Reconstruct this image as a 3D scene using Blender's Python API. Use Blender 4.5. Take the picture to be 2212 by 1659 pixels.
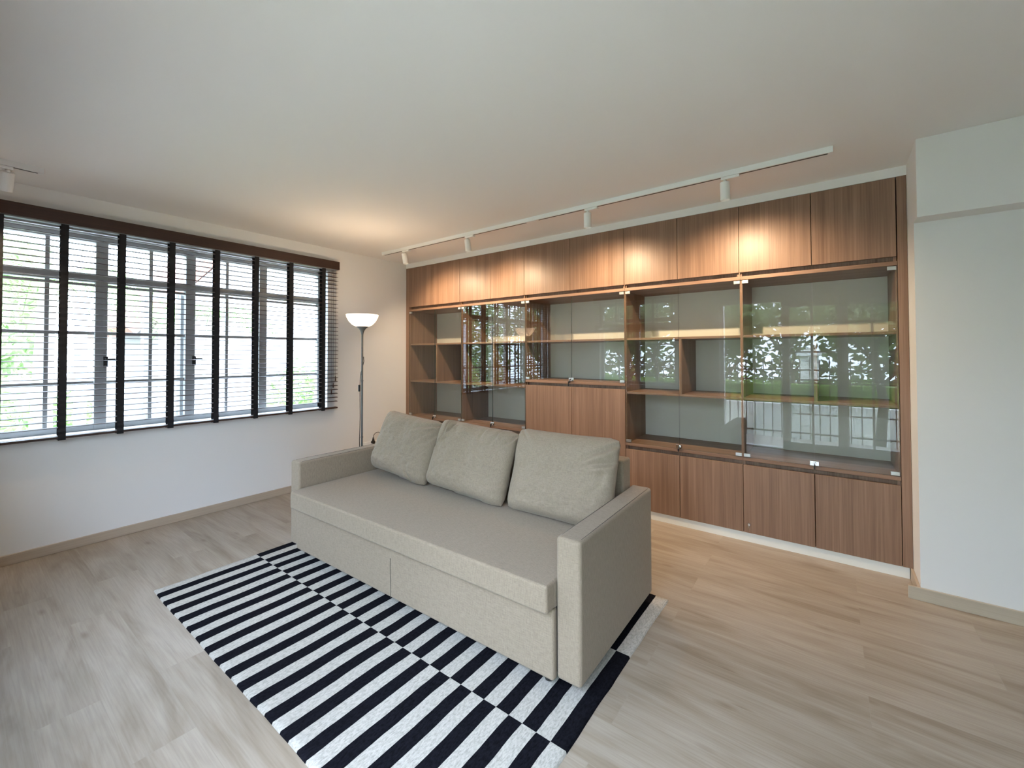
import bpy, bmesh, math, random
from math import sin, cos, pi, radians, sqrt
from mathutils import Vector, Matrix, Euler, noise

random.seed(7)
SC = bpy.context.scene
COL = SC.collection
for o in list(bpy.data.objects):
    bpy.data.objects.remove(o)

# ---------------------------------------------------------------- camera
W_PX = 2212.0
cam_d = bpy.data.cameras.new('camera')
cam = bpy.data.objects.new('camera', cam_d)
COL.objects.link(cam)
YAW, PITCH, ROLL = 0.6328, 0.0174, -0.0028
fw = Vector((-sin(YAW) * cos(PITCH), cos(YAW) * cos(PITCH), sin(PITCH)))
rt = Vector((cos(YAW), sin(YAW), 0))
up = rt.cross(fw)
rt2 = cos(ROLL) * rt + sin(ROLL) * up
up2 = -sin(ROLL) * rt + cos(ROLL) * up
M = Matrix((rt2, up2, -fw)).transposed().to_4x4()
M.translation = Vector((4.328, -3.4402, 1.3564))
cam.matrix_world = M
cam_d.sensor_width = 36.0
cam_d.lens = 913.2359 / W_PX * 36.0
cam_d.shift_x = -20.1292 / W_PX
cam_d.shift_y = -79.7142 / W_PX
cam_d.clip_start = 0.02
cam_d.clip_end = 200
SC.camera = cam

# ---------------------------------------------------------------- world, sun, exposure
SC.view_settings.view_transform = 'Standard'
SC.view_settings.look = 'None'
SC.view_settings.gamma = 1.0
SC.view_settings.use_curve_mapping = False
SC.view_settings.exposure = 2.02
wd = bpy.data.worlds.new('sky')
SC.world = wd
wd.use_nodes = True
wn = wd.node_tree
wn.nodes['Background'].inputs[0].default_value = (0.74, 0.89, 1.15, 1)
wn.nodes['Background'].inputs[1].default_value = 5.0
sun_d = bpy.data.lights.new('sun', 'SUN')
sun_d.energy = 3.0
sun_d.angle = radians(2)
sun_d.color = (1.0, 0.95, 0.86)
sun = bpy.data.objects.new('sun', sun_d)
COL.objects.link(sun)
sun.rotation_euler = Vector((-0.45, -0.42, -1.0)).to_track_quat('-Z', 'Y').to_euler()

try:
    SC.cycles.max_bounces = 12
    SC.cycles.diffuse_bounces = 6
    SC.cycles.glossy_bounces = 5
    SC.cycles.transparent_max_bounces = 24
    SC.cycles.use_denoising = True
    SC.cycles.sample_clamp_indirect = 6.0
    SC.cycles.caustics_reflective = False
    SC.cycles.caustics_refractive = False
except Exception:
    pass


def portal(name, loc, direction, sx, sy):
    d = bpy.data.lights.new(name, 'AREA')
    d.shape = 'RECTANGLE'
    d.size, d.size_y = sx, sy
    d.cycles.is_portal = True
    o = bpy.data.objects.new(name, d)
    COL.objects.link(o)
    o.location = loc
    o.rotation_euler = Vector(direction).to_track_quat('-Z', 'Z').to_euler()
    return o


# ---------------------------------------------------------------- room constants
H = 2.5                       # ceiling
YB = -3.55                    # inner face of the wall behind the camera
XR = 8.6                      # inner face of the far right wall
WY0, WY1, WZ0, WZ1 = -3.36, -1.03, 0.80, 2.25     # left window opening
BX0, BX1, BZ0, BZ1 = 0.95, 2.30, 0.84, 2.25       # window in the wall behind the camera
DX0, DX1, DZ1 = 2.95, 5.15, 2.15                  # sliding door opening behind the camera
portal('portal_left_window', (-0.19, (WY0 + WY1) / 2, (WZ0 + WZ1) / 2), (1, 0, 0), WY1 - WY0, WZ1 - WZ0)
portal('portal_back_window', ((BX0 + BX1) / 2, YB - 0.19, (BZ0 + BZ1) / 2), (0, 1, 0), BX1 - BX0, BZ1 - BZ0)
portal('portal_door', ((DX0 + DX1) / 2, YB - 0.19, DZ1 / 2), (0, 1, 0), DX1 - DX0, DZ1)


# ---------------------------------------------------------------- helpers
class MB:
    """collects geometry in world coordinates, links it as one mesh"""

    def __init__(self):
        self.bm = bmesh.new()

    def box(self, x0, x1, y0, y1, z0, z1, m=0):
        vs = [self.bm.verts.new((x, y, z)) for x in (x0, x1) for y in (y0, y1) for z in (z0, z1)]
        for q in ((0, 1, 3, 2), (4, 6, 7, 5), (0, 4, 5, 1), (2, 3, 7, 6), (0, 2, 6, 4), (1, 5, 7, 3)):
            f = self.bm.faces.new([vs[i] for i in q])
            f.material_index = m
        return self

    def obox(self, c, ax, ay, az, sx, sy, sz):
        c, ax, ay, az = Vector(c), Vector(ax), Vector(ay), Vector(az)
        vs = [self.bm.verts.new(c + ax * (i * sx / 2) + ay * (j * sy / 2) + az * (k * sz / 2))
              for i in (-1, 1) for j in (-1, 1) for k in (-1, 1)]
        for q in ((0, 1, 3, 2), (4, 6, 7, 5), (0, 4, 5, 1), (2, 3, 7, 6), (0, 2, 6, 4), (1, 5, 7, 3)):
            self.bm.faces.new([vs[i] for i in q])
        return self

    def ring(self, c, u, v, r, n):
        return [self.bm.verts.new(c + u * (r * cos(2 * pi * i / n)) + v * (r * sin(2 * pi * i / n))) for i in range(n)]

    def bridge(self, a, b, smooth=True):
        n = len(a)
        for i in range(n):
            f = self.bm.faces.new((a[i], a[(i + 1) % n], b[(i + 1) % n], b[i]))
            f.smooth = smooth

    def cyl(self, p0, p1, r0, r1=None, n=20, caps=True):
        p0, p1 = Vector(p0), Vector(p1)
        r1 = r0 if r1 is None else r1
        d = (p1 - p0).normalized()
        u = d.orthogonal().normalized()
        v = d.cross(u)
        a = self.ring(p0, u, v, r0, n)
        b = self.ring(p1, u, v, r1, n)
        self.bridge(a, b)
        if caps:
            self.bm.faces.new(a)
            self.bm.faces.new(b)
        return self

    def tube(self, pts, r, n=8):
        pts = [Vector(p) for p in pts]
        rings = []
        u = None
        for i, p in enumerate(pts):
            d = (pts[min(i + 1, len(pts) - 1)] - pts[max(i - 1, 0)]).normalized()
            if u is None:
                u = d.orthogonal().normalized()
            else:
                u = (u - d * u.dot(d)).normalized()
            rr = r[i] if isinstance(r, (list, tuple)) else r
            rings.append(self.ring(p, u, d.cross(u), rr, n))
        for a, b in zip(rings, rings[1:]):
            self.bridge(a, b)
        self.bm.faces.new(rings[0])
        self.bm.faces.new(rings[-1])
        return self

    def lathe(self, c, prof, n=48, close=False):
        """prof: list of (r, z) around the vertical axis through c"""
        c = Vector(c)
        rings = []
        for r, z in prof:
            rings.append(self.ring(c + Vector((0, 0, z)), Vector((1, 0, 0)), Vector((0, 1, 0)), max(r, 1e-4), n))
        for a, b in zip(rings, rings[1:]):
            self.bridge(a, b)
        if close:
            self.bridge(rings[-1], rings[0])
        return self

    def poly(self, pts, m=0):
        f = self.bm.faces.new([self.bm.verts.new(p) for p in pts])
        f.material_index = m
        return self

    def prism(self, outline, axis_vec):
        """outline: list of 3D points; extruded by axis_vec"""
        a = [self.bm.verts.new(p) for p in outline]
        b = [self.bm.verts.new(Vector(p) + Vector(axis_vec)) for p in outline]
        n = len(a)
        self.bm.faces.new(a)
        self.bm.faces.new(list(reversed(b)))
        for i in range(n):
            self.bm.faces.new((a[i], b[i], b[(i + 1) % n], a[(i + 1) % n]))
        return self

    def build(self, name, mats, parent=None, bevel=0.0, seg=2, origin=None, smooth=False, recalc=True):
        bm = self.bm
        if recalc:
            bmesh.ops.recalc_face_normals(bm, faces=bm.faces[:])
        if parent is not None:
            org = parent_origin(parent)
            own = Vector((0, 0, 0))
        else:
            if origin is None:
                bb = [v.co for v in bm.verts]
                origin = Vector(((min(v.x for v in bb) + max(v.x for v in bb)) / 2,
                                 (min(v.y for v in bb) + max(v.y for v in bb)) / 2,
                                 min(v.z for v in bb)))
            org = Vector(origin)
            own = org
        bmesh.ops.translate(bm, verts=bm.verts[:], vec=-org)
        if smooth:
            for f in bm.faces:
                f.smooth = True
        me = bpy.data.meshes.new(name)
        bm.to_mesh(me)
        bm.free()
        if not isinstance(mats, (list, tuple)):
            mats = [mats]
        for m in mats:
            me.materials.append(m)
        o = bpy.data.objects.new(name, me)
        COL.objects.link(o)
        o.location = own
        o.parent = parent
        if bevel:
            md = o.modifiers.new('bevel', 'BEVEL')
            md.width = bevel
            md.segments = seg
            md.limit_method = 'ANGLE'
            md.angle_limit = radians(40)
            if smooth or seg > 2:
                for p in me.polygons:
                    p.use_smooth = True
                wn_ = o.modifiers.new('normals', 'WEIGHTED_NORMAL')
                wn_.keep_sharp = True
        return o


def parent_origin(p):
    v = Vector((0, 0, 0))
    while p is not None:
        v += p.location
        p = p.parent
    return v


def thing(name, label, cat, loc, group=None):
    o = bpy.data.objects.new(name, None)
    o.empty_display_size = 0.05
    COL.objects.link(o)
    o.location = loc
    return tag(o, label, cat, group)


def tag(o, label, cat, group=None):
    o['label'] = label
    o['category'] = cat
    if group:
        o['group'] = group
    return o


def struct(o):
    o['kind'] = 'structure'
    return o


def struct_root(name, loc):
    o = bpy.data.objects.new(name, None)
    o.empty_display_size = 0.05
    COL.objects.link(o)
    o.location = loc
    o['kind'] = 'structure'
    return o


# ---------------------------------------------------------------- materials
def mat(name, col=(0.8, 0.8, 0.8), rough=0.5, metal=0.0, spec=0.5, emit=None, estr=0.0):
    m = bpy.data.materials.new(name)
    m.use_nodes = True
    b = m.node_tree.nodes['Principled BSDF']
    b.inputs['Base Color'].default_value = (*col, 1)
    b.inputs['Roughness'].default_value = rough
    b.inputs['Metallic'].default_value = metal
    b.inputs['Specular IOR Level'].default_value = spec
    if emit:
        b.inputs['Emission Color'].default_value = (*emit, 1)
        b.inputs['Emission Strength'].default_value = estr
    return m


def nd(nt, typ, **kw):
    n = nt.nodes.new(typ)
    for k, v in kw.items():
        setattr(n, k, v)
    return n


def ramp(nt, stops):
    r = nt.nodes.new('ShaderNodeValToRGB')
    els = r.color_ramp.elements
    els[0].position, els[0].color = stops[0][0], (*stops[0][1], 1)
    els[1].position, els[1].color = stops[-1][0], (*stops[-1][1], 1)
    for p, c in stops[1:-1]:
        e = els.new(p)
        e.color = (*c, 1)
    return r


def position_scaled(nt, scale):
    g = nd(nt, 'ShaderNodeNewGeometry')
    mp = nd(nt, 'ShaderNodeMapping')
    mp.inputs['Scale'].default_value = scale
    nt.links.new(g.outputs['Position'], mp.inputs['Vector'])
    return mp


def wood_mat(name, grain_axis, dark, light, rough=0.42):
    m = mat(name, light, rough)
    nt = m.node_tree
    b = nt.nodes['Principled BSDF']
    sc = [95, 95, 95]
    sc['xyz'.index(grain_axis)] = 1.6
    sc2 = [16, 16, 16]
    sc2['xyz'.index(grain_axis)] = 0.5
    n1 = nd(nt, 'ShaderNodeTexNoise')
    n1.inputs['Scale'].default_value = 1.0
    n1.inputs['Detail'].default_value = 4
    n1.inputs['Roughness'].default_value = 0.6
    nt.links.new(position_scaled(nt, sc).outputs[0], n1.inputs['Vector'])
    n2 = nd(nt, 'ShaderNodeTexNoise')
    n2.inputs['Scale'].default_value = 1.0
    n2.inputs['Detail'].default_value = 3
    nt.links.new(position_scaled(nt, sc2).outputs[0], n2.inputs['Vector'])
    mx = nd(nt, 'ShaderNodeMix', data_type='FLOAT')
    mx.inputs[0].default_value = 0.45
    nt.links.new(n1.outputs['Fac'], mx.inputs[2])
    nt.links.new(n2.outputs['Fac'], mx.inputs[3])
    r = ramp(nt, [(0.33, dark), (0.5, tuple((a + c) / 2 for a, c in zip(dark, light))), (0.64, light)])
    nt.links.new(mx.outputs[0], r.inputs[0])
    nt.links.new(r.outputs[0], b.inputs['Base Color'])
    bp = nd(nt, 'ShaderNodeBump')
    bp.inputs['Strength'].default_value = 0.06
    bp.inputs['Distance'].default_value = 0.002
    nt.links.new(n1.outputs['Fac'], bp.inputs['Height'])
    nt.links.new(bp.outputs[0], b.inputs['Normal'])
    return m


def plaster(name, col, bump=0.05):
    m = mat(name, col, 0.85, spec=0.25)
    nt = m.node_tree
    b = nt.nodes['Principled BSDF']
    n = nd(nt, 'ShaderNodeTexNoise')
    n.inputs['Scale'].default_value = 1.0
    n.inputs['Detail'].default_value = 6
    nt.links.new(position_scaled(nt, (60, 60, 60)).outputs[0], n.inputs['Vector'])
    bp = nd(nt, 'ShaderNodeBump')
    bp.inputs['Strength'].default_value = bump
    bp.inputs['Distance'].default_value = 0.004
    nt.links.new(n.outputs['Fac'], bp.inputs['Height'])
    nt.links.new(bp.outputs[0], b.inputs['Normal'])
    return m


def floor_mat():
    m = mat('oak_planks', (0.5, 0.42, 0.33), 0.42)
    nt = m.node_tree
    b = nt.nodes['Principled BSDF']
    L = nt.links.new
    # planks run along x: brick texture, 1.22 m x 0.18 m
    g = position_scaled(nt, (1, 1, 1))
    br = nd(nt, 'ShaderNodeTexBrick')
    br.offset = 0.37
    br.inputs['Scale'].default_value = 1.0
    br.inputs['Brick Width'].default_value = 1.22
    br.inputs['Row Height'].default_value = 0.18
    br.inputs['Mortar Size'].default_value = 0.0011
    br.inputs['Mortar Smooth'].default_value = 0.6
    br.inputs['Color1'].default_value = (0, 0, 0, 1)
    br.inputs['Color2'].default_value = (1, 1, 1, 1)
    br.inputs['Mortar'].default_value = (0.5, 0.5, 0.5, 1)
    L(g.outputs[0], br.inputs['Vector'])
    # per plank offset of the grain
    sep = nd(nt, 'ShaderNodeSeparateXYZ')
    L(g.outputs[0], sep.inputs[0])
    row = nd(nt, 'ShaderNodeMath', operation='DIVIDE')
    row.inputs[1].default_value = 0.18
    L(sep.outputs['Y'], row.inputs[0])
    fl = nd(nt, 'ShaderNodeMath', operation='FLOOR')
    L(row.outputs[0], fl.inputs[0])
    off = nd(nt, 'ShaderNodeMath', operation='MULTIPLY')
    off.inputs[1].default_value = 5.31
    L(fl.outputs[0], off.inputs[0])
    off2 = nd(nt, 'ShaderNodeMath', operation='MULTIPLY_ADD')
    off2.inputs[1].default_value = 9.7
    L(br.outputs['Color'], off2.inputs[0])
    L(off.outputs[0], off2.inputs[2])
    cmb = nd(nt, 'ShaderNodeCombineXYZ')
    L(sep.outputs['X'], cmb.inputs['X'])
    L(sep.outputs['Y'], cmb.inputs['Y'])
    L(off2.outputs[0], cmb.inputs['Z'])
    mp = nd(nt, 'ShaderNodeMapping')
    mp.inputs['Scale'].default_value = (1.3, 8, 1)
    L(cmb.outputs[0], mp.inputs['Vector'])
    big = nd(nt, 'ShaderNodeTexNoise')
    big.inputs['Scale'].default_value = 1.0
    big.inputs['Detail'].default_value = 5
    big.inputs['Distortion'].default_value = 1.2
    L(mp.outputs[0], big.inputs['Vector'])
    mp2 = nd(nt, 'ShaderNodeMapping')
    mp2.inputs['Scale'].default_value = (5, 150, 1)
    L(cmb.outputs[0], mp2.inputs['Vector'])
    fine = nd(nt, 'ShaderNodeTexNoise')
    fine.inputs['Scale'].default_value = 1.0
    fine.inputs['Detail'].default_value = 3
    L(mp2.outputs[0], fine.inputs['Vector'])
    r1 = ramp(nt, [(0.28, (0.255, 0.2, 0.146)), (0.45, (0.33, 0.27, 0.208)), (0.62, (0.385, 0.326, 0.264))])
    L(big.outputs['Fac'], r1.inputs[0])
    r2 = ramp(nt, [(0.3, (0.88, 0.87, 0.855)), (0.6, (1.03, 1.03, 1.03))])
    L(fine.outputs['Fac'], r2.inputs[0])
    mul = nd(nt, 'ShaderNodeMix', data_type='RGBA', blend_type='MULTIPLY')
    mul.inputs[0].default_value = 1.0
    L(r1.outputs[0], mul.inputs[6])
    L(r2.outputs[0], mul.inputs[7])
    # tone per plank
    r3 = ramp(nt, [(0.0, (0.95, 0.94, 0.925)), (1.0, (1.05, 1.05, 1.055))])
    L(br.outputs['Color'], r3.inputs[0])
    mul2 = nd(nt, 'ShaderNodeMix', data_type='RGBA', blend_type='MULTIPLY')
    mul2.inputs[0].default_value = 1.0
    L(mul.outputs[2], mul2.inputs[6])
    L(r3.outputs[0], mul2.inputs[7])
    # knots
    mp3 = nd(nt, 'ShaderNodeMapping')
    mp3.inputs['Scale'].default_value = (2.2, 6.5, 1)
    L(cmb.outputs[0], mp3.inputs['Vector'])
    vo = nd(nt, 'ShaderNodeTexVoronoi')
    vo.inputs['Scale'].default_value = 1.0
    L(mp3.outputs[0], vo.inputs['Vector'])
    r4 = ramp(nt, [(0.0, (0.55, 0.5, 0.44)), (0.055, (0.78, 0.74, 0.7)), (0.12, (1, 1, 1))])
    L(vo.outputs['Distance'], r4.inputs[0])
    mul3 = nd(nt, 'ShaderNodeMix', data_type='RGBA', blend_type='MULTIPLY')
    mul3.inputs[0].default_value = 0.8
    L(mul2.outputs[2], mul3.inputs[6])
    L(r4.outputs[0], mul3.inputs[7])
    # joints
    mj = nd(nt, 'ShaderNodeMix', data_type='RGBA', blend_type='MIX')
    mj.inputs[7].default_value = (0.33, 0.28, 0.22, 1)
    jf = nd(nt, 'ShaderNodeMath', operation='MULTIPLY')
    jf.inputs[1].default_value = 0.55
    L(br.outputs['Fac'], jf.inputs[0])
    L(jf.outputs[0], mj.inputs[0])
    L(mul3.outputs[2], mj.inputs[6])
    L(mj.outputs[2], b.inputs['Base Color'])
    bp = nd(nt, 'ShaderNodeBump')
    bp.inputs['Strength'].default_value = 0.05
    bp.inputs['Distance'].default_value = 0.002
    L(fine.outputs['Fac'], bp.inputs['Height'])
    L(bp.outputs[0], b.inputs['Normal'])
    return m


def fabric_mat(name, dark, light, scale=330):
    m = mat(name, light, 0.95, spec=0.15)
    nt = m.node_tree
    b = nt.nodes['Principled BSDF']
    b.inputs['Sheen Weight'].default_value = 0.15
    L = nt.links.new
    g = nd(nt, 'ShaderNodeTexCoord')

    def n(sc, s2):
        mp = nd(nt, 'ShaderNodeMapping')
        mp.inputs['Scale'].default_value = sc
        L(g.outputs['Object'], mp.inputs['Vector'])
        t = nd(nt, 'ShaderNodeTexNoise')
        t.inputs['Scale'].default_value = s2
        t.inputs['Detail'].default_value = 2
        L(mp.outputs[0], t.inputs['Vector'])
        return t
    a = n((0.12, 1, 1), scale)
    c = n((1, 0.6, 0.12), scale)
    mx = nd(nt, 'ShaderNodeMix', data_type='FLOAT')
    mx.inputs[0].default_value = 0.5
    L(a.outputs['Fac'], mx.inputs[2])
    L(c.outputs['Fac'], mx.inputs[3])
    r = ramp(nt, [(0.36, dark), (0.62, light)])
    L(mx.outputs[0], r.inputs[0])
    L(r.outputs[0], b.inputs['Base Color'])
    bp = nd(nt, 'ShaderNodeBump')
    bp.inputs['Strength'].default_value = 0.2
    bp.inputs['Distance'].default_value = 0.001
    L(mx.outputs[0], bp.inputs['Height'])
    L(bp.outputs[0], b.inputs['Normal'])
    return m


def rug_mat(name, c1, c2):
    m = mat(name, c2, 1.0, spec=0.05)
    nt = m.node_tree
    b = nt.nodes['Principled BSDF']
    L = nt.links.new
    t = nd(nt, 'ShaderNodeTexNoise')
    t.inputs['Scale'].default_value = 1.0
    t.inputs['Detail'].default_value = 4
    t.inputs['Roughness'].default_value = 0.7
    L(position_scaled(nt, (150, 60, 100)).outputs[0], t.inputs['Vector'])
    r = ramp(nt, [(0.35, c1), (0.6, c2)])
    L(t.outputs['Fac'], r.inputs[0])
    L(r.outputs[0], b.inputs['Base Color'])
    bp = nd(nt, 'ShaderNodeBump')
    bp.inputs['Strength'].default_value = 0.7
    bp.inputs['Distance'].default_value = 0.004
    L(t.outputs['Fac'], bp.inputs['Height'])
    L(bp.outputs[0], b.inputs['Normal'])
    return m


def glass_mat(name, tint=(0.95, 0.98, 0.96), boost=1.7, base=0.0):
    """thin sheet: clear transmission with a mirror-like reflection on the outer face"""
    m = bpy.data.materials.new(name)
    m.use_nodes = True
    nt = m.node_tree
    nt.nodes.clear()
    L = nt.links.new
    out = nd(nt, 'ShaderNodeOutputMaterial')
    tr = nd(nt, 'ShaderNodeBsdfTransparent')
    tr.inputs[0].default_value = (*tint, 1)
    gl = nd(nt, 'ShaderNodeBsdfGlossy')
    gl.inputs['Roughness'].default_value = 0.0
    fr = nd(nt, 'ShaderNodeFresnel')
    fr.inputs['IOR'].default_value = 1.5
    ge = nd(nt, 'ShaderNodeNewGeometry')
    inv = nd(nt, 'ShaderNodeMath', operation='SUBTRACT')
    inv.inputs[0].default_value = 1.0
    L(ge.outputs['Backfacing'], inv.inputs[1])
    mu = nd(nt, 'ShaderNodeMath', operation='MULTIPLY_ADD')
    mu.inputs[1].default_value = boost
    mu.inputs[2].default_value = base
    L(fr.outputs[0], mu.inputs[0])
    m2 = nd(nt, 'ShaderNodeMath', operation='MULTIPLY', use_clamp=True)
    L(mu.outputs[0], m2.inputs[0])
    L(inv.outputs[0], m2.inputs[1])
    mx = nd(nt, 'ShaderNodeMixShader')
    L(m2.outputs[0], mx.inputs[0])
    L(tr.outputs[0], mx.inputs[1])
    L(gl.outputs[0], mx.inputs[2])
    L(mx.outputs[0], out.inputs[0])
    return m


def leaf_mat(name, c1, c2, trans=0.4):
    m = bpy.data.materials.new(name)
    m.use_nodes = True
    nt = m.node_tree
    b = nt.nodes['Principled BSDF']
    out = nt.nodes['Material Output']
    L = nt.links.new
    t = nd(nt, 'ShaderNodeTexNoise')
    t.inputs['Scale'].default_value = 1.0
    L(position_scaled(nt, (6, 6, 6)).outputs[0], t.inputs['Vector'])
    r = ramp(nt, [(0.35, c1), (0.65, c2)])
    L(t.outputs['Fac'], r.inputs[0])
    L(r.outputs[0], b.inputs['Base Color'])
    b.inputs['Roughness'].default_value = 0.5
    tl = nd(nt, 'ShaderNodeBsdfTranslucent')
    L(r.outputs[0], tl.inputs[0])
    mx = nd(nt, 'ShaderNodeMixShader')
    mx.inputs[0].default_value = trans
    L(b.outputs[0], mx.inputs[1])
    L(tl.outputs[0], mx.inputs[2])
    L(mx.outputs[0], out.inputs[0])
    return m


M_WALL = plaster('white_wall_paint', (0.78, 0.77, 0.75))
M_CEIL = plaster('ceiling_paint', (0.82, 0.805, 0.785))
M_FLOOR = floor_mat()
M_SKIRT = wood_mat('skirting_oak', 'x', (0.44, 0.37, 0.28), (0.52, 0.45, 0.35), 0.5)
M_SKIRTY = wood_mat('skirting_oak_side', 'y', (0.40, 0.32, 0.24), (0.47, 0.385, 0.295), 0.5)
WD, WL = (0.165, 0.092, 0.057), (0.31, 0.19, 0.128)
M_WOODZ = wood_mat('walnut_laminate_upright', 'z', WD, WL)
M_WOODX = wood_mat('walnut_laminate_long', 'x', WD, WL)
M_WOODY = wood_mat('walnut_laminate_deep', 'y', WD, WL)
M_GAP = mat('shadow_gap_board', (0.10, 0.06, 0.045), 0.7)
M_BACK = mat('pale_back_board', (0.78, 0.765, 0.70), 0.6)
M_PLINTH = mat('white_plinth_laminate', (0.78, 0.78, 0.73), 0.4)
M_WHITE = mat('white_powder_coat', (0.82, 0.82, 0.80), 0.4)
M_SLOT = mat('track_slot', (0.03, 0.03, 0.03), 0.5)
M_CHROME = mat('chrome', (0.85, 0.85, 0.86), 0.12, 1.0)
M_STEEL = mat('brushed_steel', (0.6, 0.6, 0.58), 0.35, 1.0)
M_BLACKP = mat('black_plastic', (0.015, 0.015, 0.015), 0.4)
M_GLASS = glass_mat('cabinet_glass', (0.955, 0.965, 0.95), 1.55, 0.01)
M_GEDGE = mat('dark_green_glass_edge', (0.05, 0.075, 0.06), 0.25)
M_WGLASS = glass_mat('window_glass', (0.97, 0.99, 0.98), 1.2)
M_FAB = fabric_mat('beige_linen', (0.255, 0.202, 0.148), (0.335, 0.266, 0.198))
M_FABC = fabric_mat('beige_linen_cushion', (0.272, 0.218, 0.162), (0.35, 0.283, 0.214))
M_SEAM = mat('dark_seam_thread', (0.10, 0.085, 0.07), 0.9)
M_RUGB = rug_mat('black_wool', (0.0035, 0.0035, 0.005), (0.010, 0.010, 0.014))
M_RUGW = rug_mat('white_wool', (0.36, 0.34, 0.30), (0.54, 0.51, 0.46))
M_BLIND = wood_mat('dark_walnut_slats', 'y', (0.026, 0.012, 0.008), (0.055, 0.024, 0.015), 0.55)
M_TAPE = mat('black_woven_tape', (0.012, 0.012, 0.014), 0.9)
M_RAILM = mat('grey_headrail_metal', (0.30, 0.31, 0.31), 0.45, 0.4)
M_FRAME = mat('light_grey_window_frame', (0.42, 0.43, 0.43), 0.5)
M_POLE = mat('silver_grey_pole', (0.13, 0.14, 0.14), 0.45, 0.2)
M_CONE = mat('grey_lamp_cone', (0.15, 0.155, 0.15), 0.45)
M_CORD = mat('black_cord', (0.02, 0.02, 0.02), 0.5)
M_LENS = mat('frosted_lens', (0.7, 0.68, 0.62), 0.5, emit=(1.0, 0.85, 0.65), estr=0.25)
M_BULB = mat('glowing_led', (1, 1, 1), 0.5, emit=(1.0, 0.80, 0.58), estr=12)

# ---------------------------------------------------------------- room shell
T = 0.2
struct(MB().box(-T, XR + T, YB - T, 0.7, -0.15, 0.0).build('floor', M_FLOOR))
struct(MB().box(-T, XR + T, YB - T, 0.7, H, H + 0.25).build('ceiling', M_CEIL))
# left wall with window opening
m = MB()
m.box(-T, 0, YB - T, 0.7, 0, WZ0)
m.box(-T, 0, YB - T, 0.7, WZ1, H)
m.box(-T, 0, YB - T, WY0, WZ0, WZ1)
m.box(-T, 0, WY1, 0.7, WZ0, WZ1)
struct(m.build('wall_left', M_WALL))
# wall behind the cabinets
struct(MB().box(0, XR + T, 0.50, 0.7, 0, H).build('wall_far', M_WALL))
# pier and wall right of the cabinets
PX = 4.708
struct(MB().box(PX, XR, -0.249, 0.50, 0, H).build('wall_front', M_WALL))
struct(MB().box(PX - 0.004, XR, -0.388, -0.2495, 2.081, H).build('trim_1', M_WALL, bevel=0.002))
# right wall and back wall
struct(MB().box(XR, XR + T, YB - T, 0.5, 0, H).build('wall_right', M_WALL))
m = MB()
y0, y1 = YB - T, YB
m.box(0, BX0, y0, y1, 0, H)
m.box(BX0, BX1, y0, y1, 0, BZ0)
m.box(BX0, BX1, y0, y1, BZ1, H)
m.box(BX1, DX0, y0, y1, 0, H)
m.box(DX0, DX1, y0, y1, DZ1, H)
m.box(DX1, XR, y0, y1, 0, H)
struct(m.build('wall_back', M_WALL))
# skirting boards
struct(MB().box(0, 0.014, YB, -0.03, 0, 0.066).build('baseboard_left', M_SKIRTY, bevel=0.003))
struct(MB().box(4.655, XR, -0.262, -0.2495, 0, 0.07).build('baseboard_front', M_SKIRT, bevel=0.002))
struct(MB().box(4.694, PX, -0.2485, -0.001, 0, 0.07).build('baseboard_pier', M_SKIRTY, bevel=0.002))
# white fascia over the cabinets, white plinth under them
struct(MB().box(0, PX, 0.0, 0.05, 2.4415, H).build('trim_2', M_WALL))
struct(MB().box(0, 4.692, 0.008, 0.026, 0, 0.066).build('trim_3', M_PLINTH))


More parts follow.
